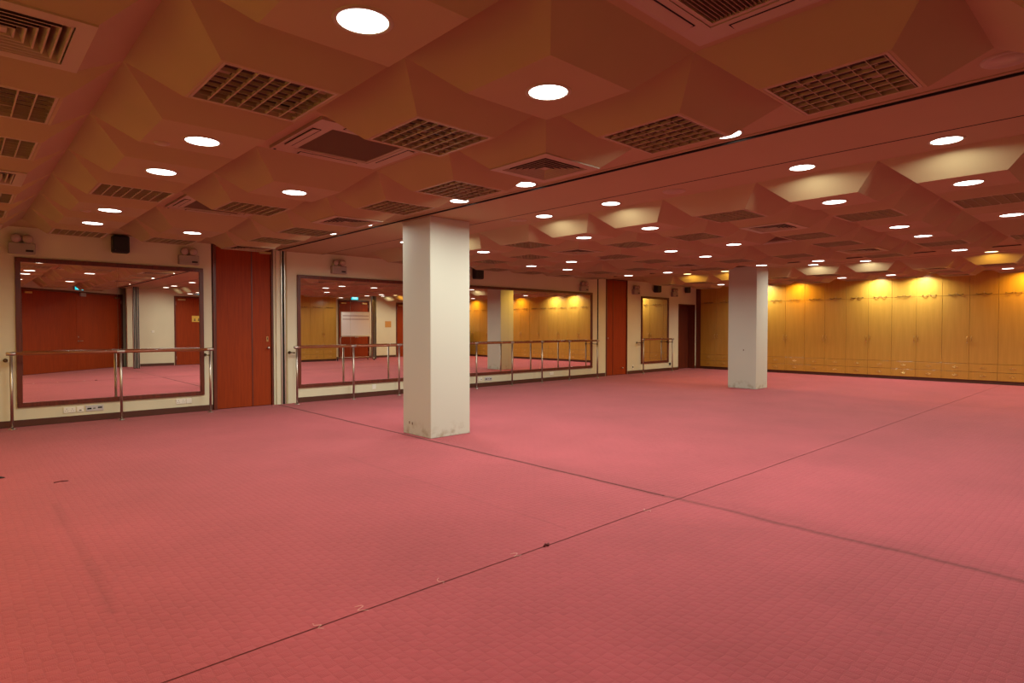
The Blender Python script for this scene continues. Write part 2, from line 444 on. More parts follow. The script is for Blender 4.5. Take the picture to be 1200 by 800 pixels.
RAISED = MB(); RAISED.box(-HX, HX, -HY, -.475, 0, .1); RAISED.box(-HX, HX, .475, HY, 0, .1); RAISED.box(-HX, -.475, -.475, .475, 0, .1); RAISED.box(.475, HX, -.475, .475, 0, .1); RAISED.box(-HX, HX, -HY, HY, .09, .1)
RAISED = RAISED.mesh('ceiling_surround', M['ceil'])

# --- louvre grille (egg crate): frame, seven lengthwise cells by eight, dark duct above
GH = FH - .018
gr_frame = sqring(MB(), GH, GH - .014, 0, .045).mesh('frame', M['vent'])
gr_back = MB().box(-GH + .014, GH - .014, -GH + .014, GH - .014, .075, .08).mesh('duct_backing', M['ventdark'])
gi = GH - .014
gr_fin = MB().box(-.0035, .0035, -gi, gi, .002, .020).mesh('fin', M['vent'])
b_ = MB(); nn = 6
# curved cross blade, its section a shallow arc
sec = [(-.003, .002), (.0, .010), (.001, .022)]
vv = []; ff = []
for (yy, zz) in sec:
    vv += [(-gi, yy, zz), (gi, yy, zz)]
for k in range(len(sec) - 1): ff.append((2 * k, 2 * k + 1, 2 * k + 3, 2 * k + 2))
for (yy, zz) in sec: vv += [(-gi, yy + .003, zz), (gi, yy + .003, zz)]
q = 2 * len(sec)
for k in range(len(sec) - 1): ff.append((q + 2 * k, q + 2 * k + 1, q + 2 * k + 3, q + 2 * k + 2))
ff += [(0, 1, q + 1, q), (2 * len(sec) - 2, 2 * len(sec) - 1, q + 2 * len(sec) - 1, q + 2 * len(sec) - 2)]
gr_blade = b_.add(vv, ff).mesh('blade', M['vent'])
fin_x = [-gi + 2 * gi * k / 7 for k in range(1, 7)]
bl_y = [-gi + 2 * gi * (k + .15) / 7 for k in range(0, 7)]
core = MB()
for x in fin_x: core.box(x - .0035, x + .0035, -gi, gi, .002, .020)
for y in bl_y:
    core.add([(p[0], p[1] + y, p[2]) for p in vv], ff)
gr_core = core.mesh('louvre_core', M['vent'])
gr_flap = MB().box(-gi / 7 + .004, gi / 7 - .004, -gi / 7 + .004, gi / 7 - .004, .030, .034).mesh('cell_flap', M['vent'])
def grille(x, y, label, near, seed):
    t = thing('louvre_grille', label, 'vent', (x, y, ZF), 0, 'egg-crate grilles in the ceiling pyramids')
    part('frame', gr_frame, t); part('duct_backing', gr_back, t)
    if near:
        for fx in fin_x: part('fin', gr_fin, t, (fx, 0, 0))
        for by in bl_y: part('blade', gr_blade, t, (0, by, 0))
        rr = random.Random(seed)
        for k in range(6):
            i, j = rr.randrange(7), rr.randrange(7)
            part('cell_flap', gr_flap, t, (-gi + 2 * gi * (i + .5) / 7, -gi + 2 * gi * (j + .5) / 7, 0))
    else:
        part('louvre_core', gr_core, t)
    return t
# --- square diffuser: rings of sloping louvres
df_panel = sqring(MB(), FH - .001, .242, -.010, .0).mesh('face_panel', M['vent'])
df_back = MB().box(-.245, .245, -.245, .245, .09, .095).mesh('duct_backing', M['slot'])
df_rings = []
for k in range(6):
    o = .236 - k * .036; i = o - .026
    m_ = MB(); Q = [(0, 1, 5, 4), (1, 2, 6, 5), (2, 3, 7, 6), (3, 0, 4, 7)]
    m_.add(ring(o, o - .007, -.008, -.008), Q)                        # flat lip along the lower edge
    m_.add(ring(o - .007, i, -.008, .040), Q)                         # sloping underside
    nd = len(m_.f)
    m_.add(ring(o, i + .004, -.0075, .041), Q)                        # upper side, its shade put into a dark colour
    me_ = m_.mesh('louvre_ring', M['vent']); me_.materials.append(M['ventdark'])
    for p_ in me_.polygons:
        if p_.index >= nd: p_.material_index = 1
    df_rings.append(me_)
df_core = MB().box(-.03, .03, -.03, .03, -.004, .0).mesh('centre_plate', M['vent'])
def diffuser(x, y, label):
    t = thing('square_diffuser', label, 'vent', (x, y, ZF), 0, 'square air diffusers in the ceiling pyramids')
    part('face_panel', df_panel, t); part('duct_backing', df_back, t)
    for r_ in df_rings: part('louvre_ring', r_, t)
    part('centre_plate', df_core, t)
# --- ceiling cassette air conditioner
CS = .47
cs_panel = MB(); sqring(cs_panel, CS, .335, -.022, .05)
bmp = bmesh.new()
cs_panel = cs_panel.mesh('fascia', M['cassette'])
cs_grille_frame = sqring(MB(), .333, .31, -.018, .0).mesh('intake_frame', M['cassette'])
g = MB(); g.box(-.31, .31, -.31, .31, .004, .008)
cs_filter = g.mesh('intake_filter', M['filt'])
g = MB()
for k in range(30): yy = -.305 + .61 * (k + .5) / 30; g.box(-.31, .31, yy - .003, yy + .003, -.014, .002)
cs_slats = g.mesh('intake_slats', M['filt'])
cs_slot = MB().box(-.26, .26, -.034, .034, -.0235, -.0215).mesh('outlet_gap', M['slot'])
cs_flap = MB().add([(-.252, -.030, -.034), (.252, -.030, -.034), (.252, .026, -.0245), (-.252, .026, -.0245), (-.252, -.030, -.028), (.252, -.030, -.028), (.252, .026, -.022), (-.252, .026, -.022)],
                   [(0, 1, 2, 3), (4, 5, 6, 7), (0, 1, 5, 4), (1, 2, 6, 5), (2, 3, 7, 6), (3, 0, 4, 7)]).mesh('outlet_flap', M['cassette'])
cs_screw = MB().lathe([(.010, -.026), (.012, -.022)], 10).mesh('corner_clip', M['black'])
def cassette(x, y, label):
    t = thing('ceiling_cassette', label, 'air conditioner', (x, y, ZU), 0, 'cassette air conditioners between the pyramids')
    part('fascia', cs_panel, t); part('intake_frame', cs_grille_frame, t); part('intake_filter', cs_filter, t)
    s_ = part('intake_slats', cs_slats, t); s_['kind'] = 'stuff'
    for k in range(4):
        a = k * math.pi / 2; c_ = (.405 * math.sin(a), -.405 * math.cos(a), 0)
        part('outlet_gap', cs_slot, t, c_, a); part('outlet_flap', cs_flap, t, c_, a)
    part('corner_clip', cs_screw, t, (-.44, .44, 0))
# --- downlight
dl_trim = MB().lathe([(.104, .0), (.106, -.005), (.118, -.006), (.126, -.001), (.126, .002)], 40, caps=False).mesh('trim_ring', M['vent'])
dl_lens = MB().lathe([(.0001, -.0022), (.104, -.0022)], 40, caps=False).mesh('lamp_glass', M['lamp'])
dl_lensw = dl_lens.copy(); dl_lensw.materials[0] = M['lampwarm']
LD = {}
def lamp_data(power, warm, cone=CONE):
    k = (power, warm, cone)
    if k not in LD:
        d = bpy.data.lights.new('downlight_beam', 'AREA'); d.energy = power
        d.color = WARM_COLOUR if warm else LAMP_COLOUR
        d.shape = 'DISK'; d.size = 0.204; d.spread = R(cone)
        LD[k] = d
    return LD[k]
def downlight(x, y, z, label, power=1.0, warm=False, cone=CONE):
    if y < 0.5 and x < 8: power *= 0.5            # lamps dimmed here to darken the carpet near the camera
    t = thing('downlight', label, 'ceiling light', (x, y, z), 0, 'round recessed downlights')
    part('trim_ring', dl_trim, t); part('lamp_glass', dl_lensw if warm else dl_lens, t)
    o = bpy.data.objects.new('downlight_beam', lamp_data(LAMP_POWER * power, warm, cone)); C.objects.link(o)
    o.parent = t; o.location = (0, 0, -.0045)

def where(zone, i, j):
    k = ORD[8 - j]
    if zone == 'n': c_ = ORD[2 - i] + ' pyramid row left of the near track'
    elif zone == 'f': c_ = ORD[i] + ' pyramid row right of the near track'
    elif zone == 'e': c_ = ORD[i] + ' pyramid row beyond the far track'
    return c_ + ', ' + k + ' from mirror wall'
def inside(x, y):
    # keep clear of the slanted entrance wall
    nrm = Vector((-dv.y, dv.x, 0)).normalized()
    return (Vector((x, y, 0)) - P0).dot(nrm) > 0.5 or x < 1.25
for zone, cols in (('n', cols_near), ('f', cols_far), ('e', cols_end)):
    for i, x in cols.items():
        for j in JN:
            y = Y0 + PY * j; r_ = j % 3
            if zone == 'n': ty = {-2: 'LLG', -1: 'GGD', 0: 'LLG', 1: 'CLG', 2: 'GGD'}[i][r_]
            elif zone == 'f': ty = {0: 'LLG', 1: 'GGD', 2: 'LLG', 3: 'CLG', 4: 'GGD', 5: 'LLG'}[i][r_]
            else: ty = {0: 'GGD', 1: 'LLG', 2: 'GGD'}[i][r_]
            if zone == 'f' and i in (3, 4, 5) and j == -3:          # flat plaster above the rear wardrobes
                slab(x - HX, x + HX, y - HY, y + HY, ZU); continue
            if ty == 'C': part('ceiling_surround', RAISED, ceil, (x, y, ZU))
            else: part('ceiling_pyramid', PYR[ty in 'GD'], ceil, (x, y, ZF))
            if not inside(x, y): continue
            lb = where(zone, i, j)
            vis = j >= -1
            if ty == 'L':
                wm = (zone == 'n' and i == -2)  # unseen left row, added to throw warm light on the slopes
                downlight(x, y, ZF, ('round yellow' if wm else 'round white') + ' downlight, ' + lb, 1.25 if wm else 1.0, wm)
            elif ty == 'G' and (vis or zone != 'n'): grille(x, y, 'egg-crate vent grille, ' + lb, math.hypot(x, y) < 7.2, i * 31 + j)
            elif ty == 'D': diffuser(x, y, 'square louvred diffuser, ' + lb)
            elif ty == 'C': cassette(x, y, 'square air conditioner cassette, ' + lb)
            elif ty == 'G': grille(x, y, 'egg-crate vent grille, ' + lb, False, 1)
WARM_J = (1, 6)
for x, nm, jj in ((4.33, 'flat strip just left of near track', (-2, 1, 3, 4, 6, 7)), (5.74, 'flat strip just right of near track', (-3, -2, 0, 1, 3, 4, 6, 7)),
                  (14.76, 'flat strip just beyond far track', (-3, -2, 0, 1, 3, 4, 6, 7)), (19.17, 'flat strip along the wardrobes', (-3, -2, 0, 1, 3, 4, 6, 7))):
    for j in jj:
        warm = (x > 18 and j in (1, 6, -2)) or (14 < x < 15 and j in (1, 6, 7, -2))
        downlight(x, Y0 + PY * j, ZU, ('round yellow' if warm else 'round white') + ' downlight on ' + nm + ', ' + ORD[8 - j] + ' from mirror wall', 1.8 if x < 18 else (1.7 if warm else 2.7), warm, 170.0 if x < 18 else 152.0)
# round ceiling speakers / smoke detectors
rd = MB().lathe([(.0001, -.006), (.075, -.006), (.078, -.001), (.105, -.010), (.118, -.008), (.122, .001)], 36, caps=False).mesh('round_ceiling_speaker', M['cassette'])
for x, y, lb in ((4.25, .60, 'round cream ceiling speaker at the upper right corner beside near track'), (5.72, 3.60, 'round cream ceiling speaker right of near track, nearer of two'), (5.68, 6.0, 'round cream ceiling speaker right of near track, by square column')):
    solo('ceiling_speaker', rd, lb, 'speaker', (x, y, ZU))
sm_ = MB().lathe([(.0001, -.014), (.03, -.014), (.045, -.007), (.05, 0)], 20, caps=False).mesh('smoke_detector', M['cassette'])
solo('smoke_detector', sm_, 'small round smoke detector beside third downlight at left', 'smoke detector', (1.075, 4.70, ZF))
solo('smoke_detector', sm_, 'small round smoke detector on pyramid with grille near right edge', 'smoke detector', (cols_far[2] + .05, Y0 - .2, ZF))
solo('smoke_detector', sm_, 'small round smoke detector beside near downlight farther down left row', 'smoke detector', (1.075, 7.95, ZF))

# ------------------------------------------------------------------ columns
for x, y, sx, sy, top, lb in ((4.555, 6.47, .655, .655, ZS, 'square cream column on the near track, scuffed at its foot'),
                         (13.835, 6.48, .60, .70, ZS, 'square cream column farther away before the wardrobes')):
    m_ = MB().bevbox(0, sx, 0, sy, 0, top, .006)
    t = solo('column', m_.mesh('column', M['column']), lb, 'column', (x, y, 0))
    sc = MB().box(-.001, 0, 0, .02, 0, .035).mesh('scuff_mark', M['skirt'])
    for (yy, zz) in ((.49, .14), (.42, .135)) if x < 5 else ((.3, .9),): part('scuff_mark', sc, t, (0, yy, zz))

# ------------------------------------------------------------------ mirrors
def mirror(x0, x1, z0, z1, seams, label):
    t = thing('wall_mirror', label, 'mirror', (x0, WY, z0)); wd = x1 - x0; h = z1 - z0; fw = .065
    hm = MB().bevbox(0, wd, -.035, 0, 0, fw, .004).mesh('frame_rail', M['frame'])
    part('frame_rail', hm, t); part('frame_rail', hm, t, (0, 0, h - fw))
    vm = MB().bevbox(0, fw, -.035, 0, fw, h - fw, .004).mesh('frame_stile', M['frame'])
    part('frame_stile', vm, t); part('frame_stile', vm, t, (wd - fw, 0, 0))
    xs = [fw] + [s_ - x0 for s_ in seams] + [wd - fw]
    for a, c_ in zip(xs, xs[1:]):
        part('mirror_pane', MB().box(a + .0015, c_ - .0015, -.014, -.004, fw, h - fw).mesh('mirror_pane', M['mirror']), t)
mirror(.672, 3.20, .285, 2.475, [1.935], 'wide framed wall mirror at far left, reflecting red double doors')
mirror(4.87, 13.715, .285, 2.47, [5.99, 7.09, 8.19, 9.29, 10.39, 11.49, 12.59], 'longest framed mirror running behind the near column')
mirror(16.15, 17.725, .292, 2.455, [], 'narrow framed mirror between second red door and far dark door')

# ------------------------------------------------------------------ handrails
RZ = 1.078
def handrail(posts, label):
    x0, x1 = posts[0], posts[-1]
    t = thing('handrail', label, 'handrail', (x0, 11.12, 0)); Ln = x1 - x0
    part('rail', MB().lathe([(.024, -.01), (.024, Ln + .01)], 16, 'X', (0, 0, RZ)).mesh('rail', M['rail']), t, label='varnished red-brown wooden rail')
    cap = MB().lathe([(.020, -.055), (.0265, -.05), (.0265, .05), (.020, .055)], 16, 'X', (0, 0, RZ)).mesh('rail_collar', M['steel'])
    post = MB().lathe([(.019, .012), (.019, RZ - .025)], 14); post = post.mesh('post', M['steel'])
    flg = MB().lathe([(.050, 0), (.050, .006), (.030, .014), (.020, .018)], 18).mesh('floor_flange', M['steel'])
    br = MB().lathe([(.009, 0), (.009, .225)], 10, 'Y', (0, 0, RZ - .10)); br.lathe([(.028, .212), (.028, .228)], 14, 'Y', (0, 0, RZ - .10)); br.lathe([(.014, -.02), (.017, 0), (.014, .02)], 10, 'Y', (0, 0, RZ - .10))
    br = br.mesh('wall_bracket', M['bronze'])
    for k, px in enumerate(posts):
        o = (px - x0, 0, 0)
        part('rail_collar', cap, t, o); pp = part('post', post, t, o); part('floor_flange', flg, pp)
        if k in (0, len(posts) - 1): part('wall_bracket', br, t, (px - x0 + (-.05 if k == 0 else -.02), 0, 0))
handrail([.60, 1.93, 3.235], 'handrail on three steel posts before the far left mirror')
handrail([4.764, 5.938, 7.01, 8.08, 9.16, 10.32, 11.40, 12.485, 13.69], 'long handrail on nine posts before the longest mirror')
handrail([15.97, 17.63], 'short handrail on two posts before the narrow mirror')

# ------------------------------------------------------------------ doors of the mirror wall
def hinge(): return MB().lathe([(.008, 0), (.008, .12)], 8).mesh('hinge', M['steel'])
HINGE = hinge()
def red_door(n_, x0, x1, split, z, knob=True, right_hinges=False):
    d = part('door_' + str(n_), None, None, (x0, WY, 0)); d['kind'] = 'structure'
    wd = x1 - x0; f = MB(); fw = .055
    f.bevbox(0, fw, -.02, .14, 0, z, .004); f.bevbox(wd - .03, wd, -.02, .14, 0, z, .004); f.box(fw, wd - .03, -.01, .14, z - .03, z)
    part('door_frame', f.mesh('door_frame', M['frame']), d)
    sx = split - x0
    for a, c_ in ((fw + .003, sx - .007), (sx + .003, wd - .033)):
        part('door_leaf', MB().bevbox(a, c_, .012, .055, .008, z - .035, .003).mesh('door_leaf', M['mahog']), d)
    part('meeting_strip', MB().box(sx - .014, sx + .003, .004, .02, .01, z - .035).mesh('meeting_strip', M['frame']), d)
    part('door_backing', MB().box(fw, wd - .03, .10, .14, 0, z - .03).mesh('door_backing', M['slot']), d)
    for zz in (.18, 1.25, 2.45): part('hinge', HINGE, d, (fw - .002, .004, zz))
    return d, wd
d, wd = red_door(1, 3.355, 4.405, 4.035, ZU)
lk = part('door_lock', MB().bevbox(4.285 - 3.355, 4.325 - 3.355, .002, .012, 1.19, 1.29, .006).mesh('door_lock', M['brass']), d)
part('keyhole', MB().box(-.006, .006, -.002, 0, -.02, .02).mesh('keyhole', M['slot']), lk, (4.305 - 3.355, .003, 1.25))
part('door_knob', MB().lathe([(.001, -.06), (.020, -.055), (.027, -.04), (.020, -.022), (.010, -.015), (.010, .012)], 18, 'Y').mesh('door_knob', M['steel']), d, (4.31 - 3.355, 0, 1.075))
part('door_closer', MB().bevbox(4.16 - 3.355, 4.37 - 3.355, -.045, .012, 2.815, 2.86, .006).mesh('door_closer', M['brass']), d)
d, wd = red_door(2, 14.36, 15.42, 14.72, ZU)
part('door_knob', MB().lathe([(.001, -.05), (.02, -.045), (.026, -.03), (.010, -.012), (.010, .012)], 16, 'Y').mesh('door_knob', M['steel']), d, (14.43 - 14.36, 0, 1.13))
part('door_stop', MB().lathe([(.001, -.04), (.02, -.035), (.02, .012)], 14, 'Y').mesh('door_stop', M['steel']), d, (15.18 - 14.36, 0, .21))
# recessed plain dark door
d = part('door_3', None, None, (18.35, WY, 0)); d['kind'] = 'structure'
f = MB(); f.box(0, .03, -.012, .34, 0, 2.27); f.box(1.05, 1.08, -.012, .34, 0, 2.27); f.box(.03, 1.05, -.012, .34, 2.24, 2.27)
part('door_frame', f.mesh('door_frame', M['frame']), d)
part('door_leaf', MB().bevbox(.033, 1.047, .25, .295, .006, 2.237, .003).mesh('door_leaf', M['frame']), d)
part('door_handle', MB().lathe([(.012, .19), (.024, .21), (.010, .23), (.010, .25)], 12, 'Y', (.11, 0, 1.05)).mesh('door_handle', M['steel']), d)
part('recess_backing', MB().box(0, 1.08, .34, .36, 0, 2.27).mesh('recess_backing', M['slot']), d)

# partition jambs on the mirror wall below the soffits
def jamb(x, label):
    t = thing('partition_jamb', label, 'partition jamb', (x, WY, 0))
    part('face_board', MB().bevbox(-.04, .04, -.03, 0, 0, ZU - .02, .003).mesh('face_board', M['wall']), t)
    for s_ in (-1, 1):
        part('channel', MB().bevbox(.085 + s_ * .030 - .013, .085 + s_ * .030 + .013, -.055, 0, 0, ZU - .02, .003).mesh('channel', M['alu']), t)
    part('slot', MB().box(.068, .102, -.012, 0, 0, ZU - .02).mesh('slot', M['slot']), t)
    part('side_board', MB().bevbox(.135, .165, -.04, 0, 0, ZU - .02, .003).mesh('side_board', M['ceil']), t)
    part('floor_socket', MB().bevbox(.045, .062, -.058, -.04, 0, .45, .002).mesh('floor_socket', M['alu']), t)
jamb(4.50, 'aluminium partition jamb between left red door and longest mirror')
m_ = MB().bevbox(-.02, .02, -.012, 0, 0, ZS, .002)
solo('partition_slot', m_.mesh('partition_slot', M['slot']), 'thin black partition slot just left of second red door', 'slot', (13.98, WY, 0))

# ------------------------------------------------------------------ emergency lights, speakers, sockets
ebox = MB().bevbox(-.155, .155, -.095, 0, 0, .155, .006).mesh('housing', M['grey'])
ehead = MB().lathe([(.030, 0), (.052, -.025), (.064, -.075), (.066, -.085)], 20, 'Y').mesh('lamp_head', M['grey'])
elens = MB().lathe([(.066, -.083), (.060, -.094), (.035, -.106), (.001, -.11)], 20, 'Y').mesh('lens', M['lens'])
eneck = MB().lathe([(.012, 0), (.012, .05)], 8).mesh('neck', M['grey'])
esw = MB().bevbox(-.045, .045, -.006, 0, 0, .028, .002).mesh('indicator_panel', M['black'])
for x, z, lb in ((.755, 2.525, 'twin-head emergency light above left corner of far left mirror'), (2.965, 2.525, 'twin-head emergency light above right corner of far left mirror'),
                 (5.72, 2.535, 'twin-head emergency light above the longest mirror, left of near column'), (13.30, 2.50, 'twin-head emergency light above right end of longest mirror'),
                 (15.82, 2.50, 'twin-head emergency light just right of second red door'), (18.02, 2.50, 'twin-head emergency light between narrow mirror and far dark door')):
    t = thing('emergency_light', lb, 'emergency light', (x, WY, z), 0, 'twin-head emergency lights on the mirror wall')
    part('housing', ebox, t)
    part('indicator_panel', esw, t, (.085, -.095, .03))
    for s_ in (-1, 1):
        h_ = part('lamp_head', ehead, t, (s_ * .085, -.01, .235), rot=(R(12), 0, R(-14 * s_)))
        part('lens', elens, h_)
        part('neck', eneck, t, (s_ * .085, -.035, .15))
sbox = MB()
sbox.bevbox(-.115, .115, -.20, -.04, 0, .27, .018)
sbx = sbox.mesh('cabinet', M['black'])
sgr = MB().bevbox(-.098, .098, -.208, -.198, .02, .25, .006).mesh('front_grille', M['black'])
sbr = MB().box(-.03, .03, -.06, 0, .08, .20).mesh('bracket', M['black'])
sld = MB().box(.0, .006, -.211, -.207, .0, .006).mesh('indicator', M['lens'])
for x, z, sc, lb in ((1.965, 2.63, 1, 'small black speaker above the middle of far left mirror'), (9.30, 2.62, 1.05, 'small black speaker beside near column, above longest mirror'),
                     (16.90, 2.60, 1.0, 'small black speaker above the narrow mirror'), (18.78, 2.66, .8, 'smallest black speaker above the far dark door')):
    t = thing('wall_speaker', lb, 'speaker', (x, WY, z), 0, 'black speakers high on the mirror wall'); t.scale = (sc,) * 3
    part('cabinet', sbx, t); part('front_grille', sgr, t); part('bracket', sbr, t); part('indicator', sld, t, (-.08, 0, .035))
def plate(x, z, wd, h, holes, m_, name, label, cat, y=0):
    t = thing(name, label, cat, (x, WY - y, z))
    part('face_plate', MB().bevbox(-wd / 2, wd / 2, -.012, 0, 0, h, .003).mesh('face_plate', m_), t)
    for (hx, hz, hw, hh) in holes:
        part('socket_hole', MB().box(hx - hw / 2, hx + hw / 2, -.0135, -.011, hz, hz + hh).mesh('socket_hole', M['slot']), t)
pin = lambda cx: [(cx, .052, .006, .012), (cx - .014, .026, .012, .005), (cx + .014, .026, .012, .005)]
plate(1.29, .150, .150, .086, pin(-.036) + pin(.036), M['plate'], 'wall_socket', 'white double socket below far left mirror, left end', 'socket')
plate(1.425, .150, .086, .086, [(0, .022, .03, .014)], M['plate'], 'wall_socket', 'white single socket with dark slot beside the left double socket', 'socket')
plate(1.61, .150, .235, .090, [(-.068, .03, .055, .024), (-.005, .036, .030, .014), (.070, .04, .055, .022)], M['avplate'], 'av_plate', 'grey connector plate with dark ports below far left mirror', 'socket')
plate(2.83, .155, .150, .086, pin(-.036) + pin(.036), M['plate'], 'wall_socket', 'white double socket below right end of far left mirror', 'socket')
plate(2.955, .155, .086, .086, [], M['plate'], 'wall_socket', 'white blank plate below right end of far left mirror', 'socket')
plate(6.53, .150, .090, .095, [], M['plate'], 'wall_socket', 'white blank plate below longest mirror, left of near column', 'socket')
plate(9.46, .145, .13, .086, [(.03, .03, .02, .014)], M['plate'], 'wall_socket', 'white socket below longest mirror, just right of near column', 'socket')
plate(9.72, .140, .23, .090, [(-.068, .03, .055, .024), (-.005, .036, .030, .014), (.070, .03, .055, .022)], M['avplate'], 'av_plate', 'grey connector plate with dark ports right of near column', 'socket')
plate(12.0, .155, .15, .086, [], M['plate'], 'wall_socket', 'white blank double plate below longest mirror toward its right end', 'socket')
plate(15.72, .150, .09, .12, [(0, .03, .05, .06)], M['plate'], 'wall_socket', 'socket with dark inset right of second red door', 'socket')
plate(17.82, .160, .13, .12, [(0, .02, .11, .09)], M['plate'], 'wall_socket', 'dark-faced socket right of the narrow mirror', 'socket')
solo('door_wedge', MB().add([(0, 0, 0), (.13, 0, 0), (.13, .05, 0), (0, .05, 0), (0, 0, .045), (0, .05, .045)], [(0, 1, 2, 3), (0, 4, 1), (3, 2, 5), (0, 3, 5, 4), (4, 5, 2, 1)]).mesh('door_wedge', M['black']),
     'small black rubber wedge on carpet at extreme left', 'door wedge', (.22, 7.58, 0))
solo('carpet_scrap', MB().tube([(0, 0, .004), (.05, .01, .006), (.11, .0, .004)], .004, 6).mesh('carpet_scrap', M['seam']), 'tiny dark scrap on the carpet at left', 'scrap', (.67, 7.02, 0))

# ------------------------------------------------------------------ wardrobes
UW = 1.19
def bow(L_, h, r_, axis):
    p = []
    for k in range(9):
        t_ = k / 8; a = (t_ - .5) * L_; o = h * math.sin(math.pi * t_) ** .6
        p.append((-o, a, -(.018 * math.sin(math.pi * t_))) if axis == 'Y' else (-o, 0, a))
    m_ = MB().tube(p, r_, 6)
    for e in (-.5, .5):
        if axis == 'Y': m_.lathe([(.012, -.006), (.012, .001)], 8, 'X', (0, e * L_, 0))
        else: m_.lathe([(.011, -.006), (.011, .001)], 8, 'X', (0, 0, e * L_))
    return m_
h_flap = bow(.13, .032, .007, 'Y').mesh('handle', M['bronze'])
h_door = bow(.11, .034, .008, 'Z').mesh('handle', M['brass'])
h_draw = bow(.10, .026, .006, 'Y'); h_draw.lathe([(.010, -.008), (.014, -.002), (.014, .001)], 8, 'X', (0, 0, .018)); h_draw = h_draw.mesh('handle', M['brass'])
kh = MB().lathe([(.009, -.004), (.010, .001)], 8, 'X').mesh('lock', M['steel'])
hw = UW / 2
wb = MB().box(.02, .62, -UW / 2 + .001, UW / 2 - .001, .085, ZU - .001).mesh('body', M['carc'])
wp = MB().box(.05, .60, -UW / 2, UW / 2, 0, .085).mesh('plinth', M['skirt'])
wd_ = MB().bevbox(0, .02, -hw / 2 + .003, hw / 2 - .003, .517, 2.297, .002).mesh('door', M['maple'])
wf_ = MB().bevbox(0, .02, -hw / 2 + .003, hw / 2 - .003, 2.305, ZU - .006, .002).mesh('flap_door', M['maple'])
wdr = MB().bevbox(0, .02, -hw / 2 + .003, hw / 2 - .003, 0, .203, .002).mesh('drawer', M['maple'])
def wardrobe(x, y, rz, label, group):
    t = thing('wardrobe', label, 'wardrobe', (x, y, 0), rz, group)
    part('body', wb, t); part('plinth', wp, t)
    for s_ in (-1, 1):
        yc = s_ * hw / 2
        d_ = part('door', wd_, t, (0, yc, 0)); part('handle', h_door, d_, (0, -s_ * (hw / 2 - .045), 1.165))
        if s_ > 0: part('lock', kh, d_, (0, -(hw / 2 - .045), 1.06))
        f_ = part('flap_door', wf_, t, (0, yc, 0))
        for q_ in (-.09, .09): part('handle', h_flap, f_, (0, q_, 2.335))
        part('lock', kh, f_, (0, 0, 2.37))
        for k, z in enumerate((.093, .305)):
            w_ = part('drawer', wdr, t, (0, yc, z)); part('handle', h_draw, w_, (0, 0, .11))
yb = 11.165
names = ['in the far corner by the dark door', 'second from the far corner, behind the far column', 'third from the far corner, just right of the far column']
for k in range(12):
    lb = names[k] if k < 3 else ORD[k] + ' from the far corner'
    wardrobe(CX, yb - UW * (k + .5), 0, 'honey maple wardrobe with drawers, ' + lb, 'maple wardrobes along the right wall')
part_fill = MB().box(CX, CX + .6, yb, WY, 0, ZU)
struct('trim_1', part_fill, M['frame'])
for k in range(2):
    wardrobe(12.34 - UW * (k + .5), -1.96, -math.pi / 2, 'maple wardrobe on the wall opposite, ' + ('right beside whiteboard' if k == 0 else 'farther from whiteboard'), 'maple wardrobes seen in the long mirror')

# ------------------------------------------------------------------ things behind the camera, seen in the mirrors
def back_door(n_, x0, x1, z, parent_loc=None, ang=0, leaves=2):
    # opening from x0 to x1 along a wall facing its local +y
    d = part('door_' + str(n_), None, None, parent_loc if parent_loc else (0, BY, 0), ang); d['kind'] = 'structure'
    f = MB(); fw = .06
    f.bevbox(x0, x0 + fw, -.12, .02, 0, z, .004); f.bevbox(x1 - fw, x1, -.12, .02, 0, z, .004); f.bevbox(x0 + fw, x1 - fw, -.12, .02, z - fw, z, .004)
    part('door_frame', f.mesh('door_frame', M['frame']), d)
    a0, a1 = x0 + fw + .003, x1 - fw - .003
    for k in range(leaves):
        p, q_ = a0 + (a1 - a0) * k / leaves, a0 + (a1 - a0) * (k + 1) / leaves
        lf = part('door_leaf', MB().bevbox(p + .003, q_ - .003, -.06, -.012, .008, z - fw - .003, .003).mesh('door_leaf', M['mahog']), d)
        part('closer', MB().bevbox((p + .08 if k == 0 else q_ - .34), (p + .34 if k == 0 else q_ - .08), -.012, .04, z - .17, z - .11, .006).mesh('closer', M['brass']), lf)
        hg = MB().lathe([(.011, 0), (.011, .14)], 8).mesh('hinge', M['steel'])
        for zz in (.2, z - .35): part('hinge', hg, lf, ((p if k == 0 else q_), 0, zz))
        sx = q_ - .07 if k == 0 else p + .07
        if k == leaves - 1:
            hd = MB().lathe([(.026, -.012), (.026, -.004)], 14, 'Y', (sx, 0, 1.0)); hd.lathe([(.010, -.012), (.010, .05)], 10, 'Y', (sx, 0, 1.0)); hd.bevbox(sx - .01, sx + .14, .042, .058, .99, 1.012, .004)
            part('lever_handle', hd.mesh('lever_handle', M['steel']), lf)
            part('lock', MB().lathe([(.024, -.012), (.022, .0)], 14, 'Y', (sx, 0, 1.14)).mesh('lock', M['steel']), lf)
    part('door_backing', MB().box(x0 + fw, x1 - fw, -.12, -.10, 0, z - fw).mesh('door_backing', M['slot']), d)
    return d
back_door(4, U1, U2, 2.68, P0, dang)
back_door(5, 6.28, 7.42, 2.68, leaves=1)
back_door(6, 13.10, 14.72, 2.74)
back_door(7, 16.2, 17.3, 2.70, leaves=1)
def text_mesh(s_, size, m_, depth=.002):
    cu = bpy.data.curves.new('txt', 'FONT'); cu.body = s_; cu.size = size; cu.extrude = depth; cu.align_x = 'CENTER'; cu.align_y = 'CENTER'
    o = bpy.data.objects.new('txt', cu); C.objects.link(o)
    me = bpy.data.meshes.new_from_object(o.evaluated_get(bpy.context.evaluated_depsgraph_get()))
    bpy.data.objects.remove(o); me.materials.clear(); me.materials.append(m_); me.name = 'lettering'
    return me
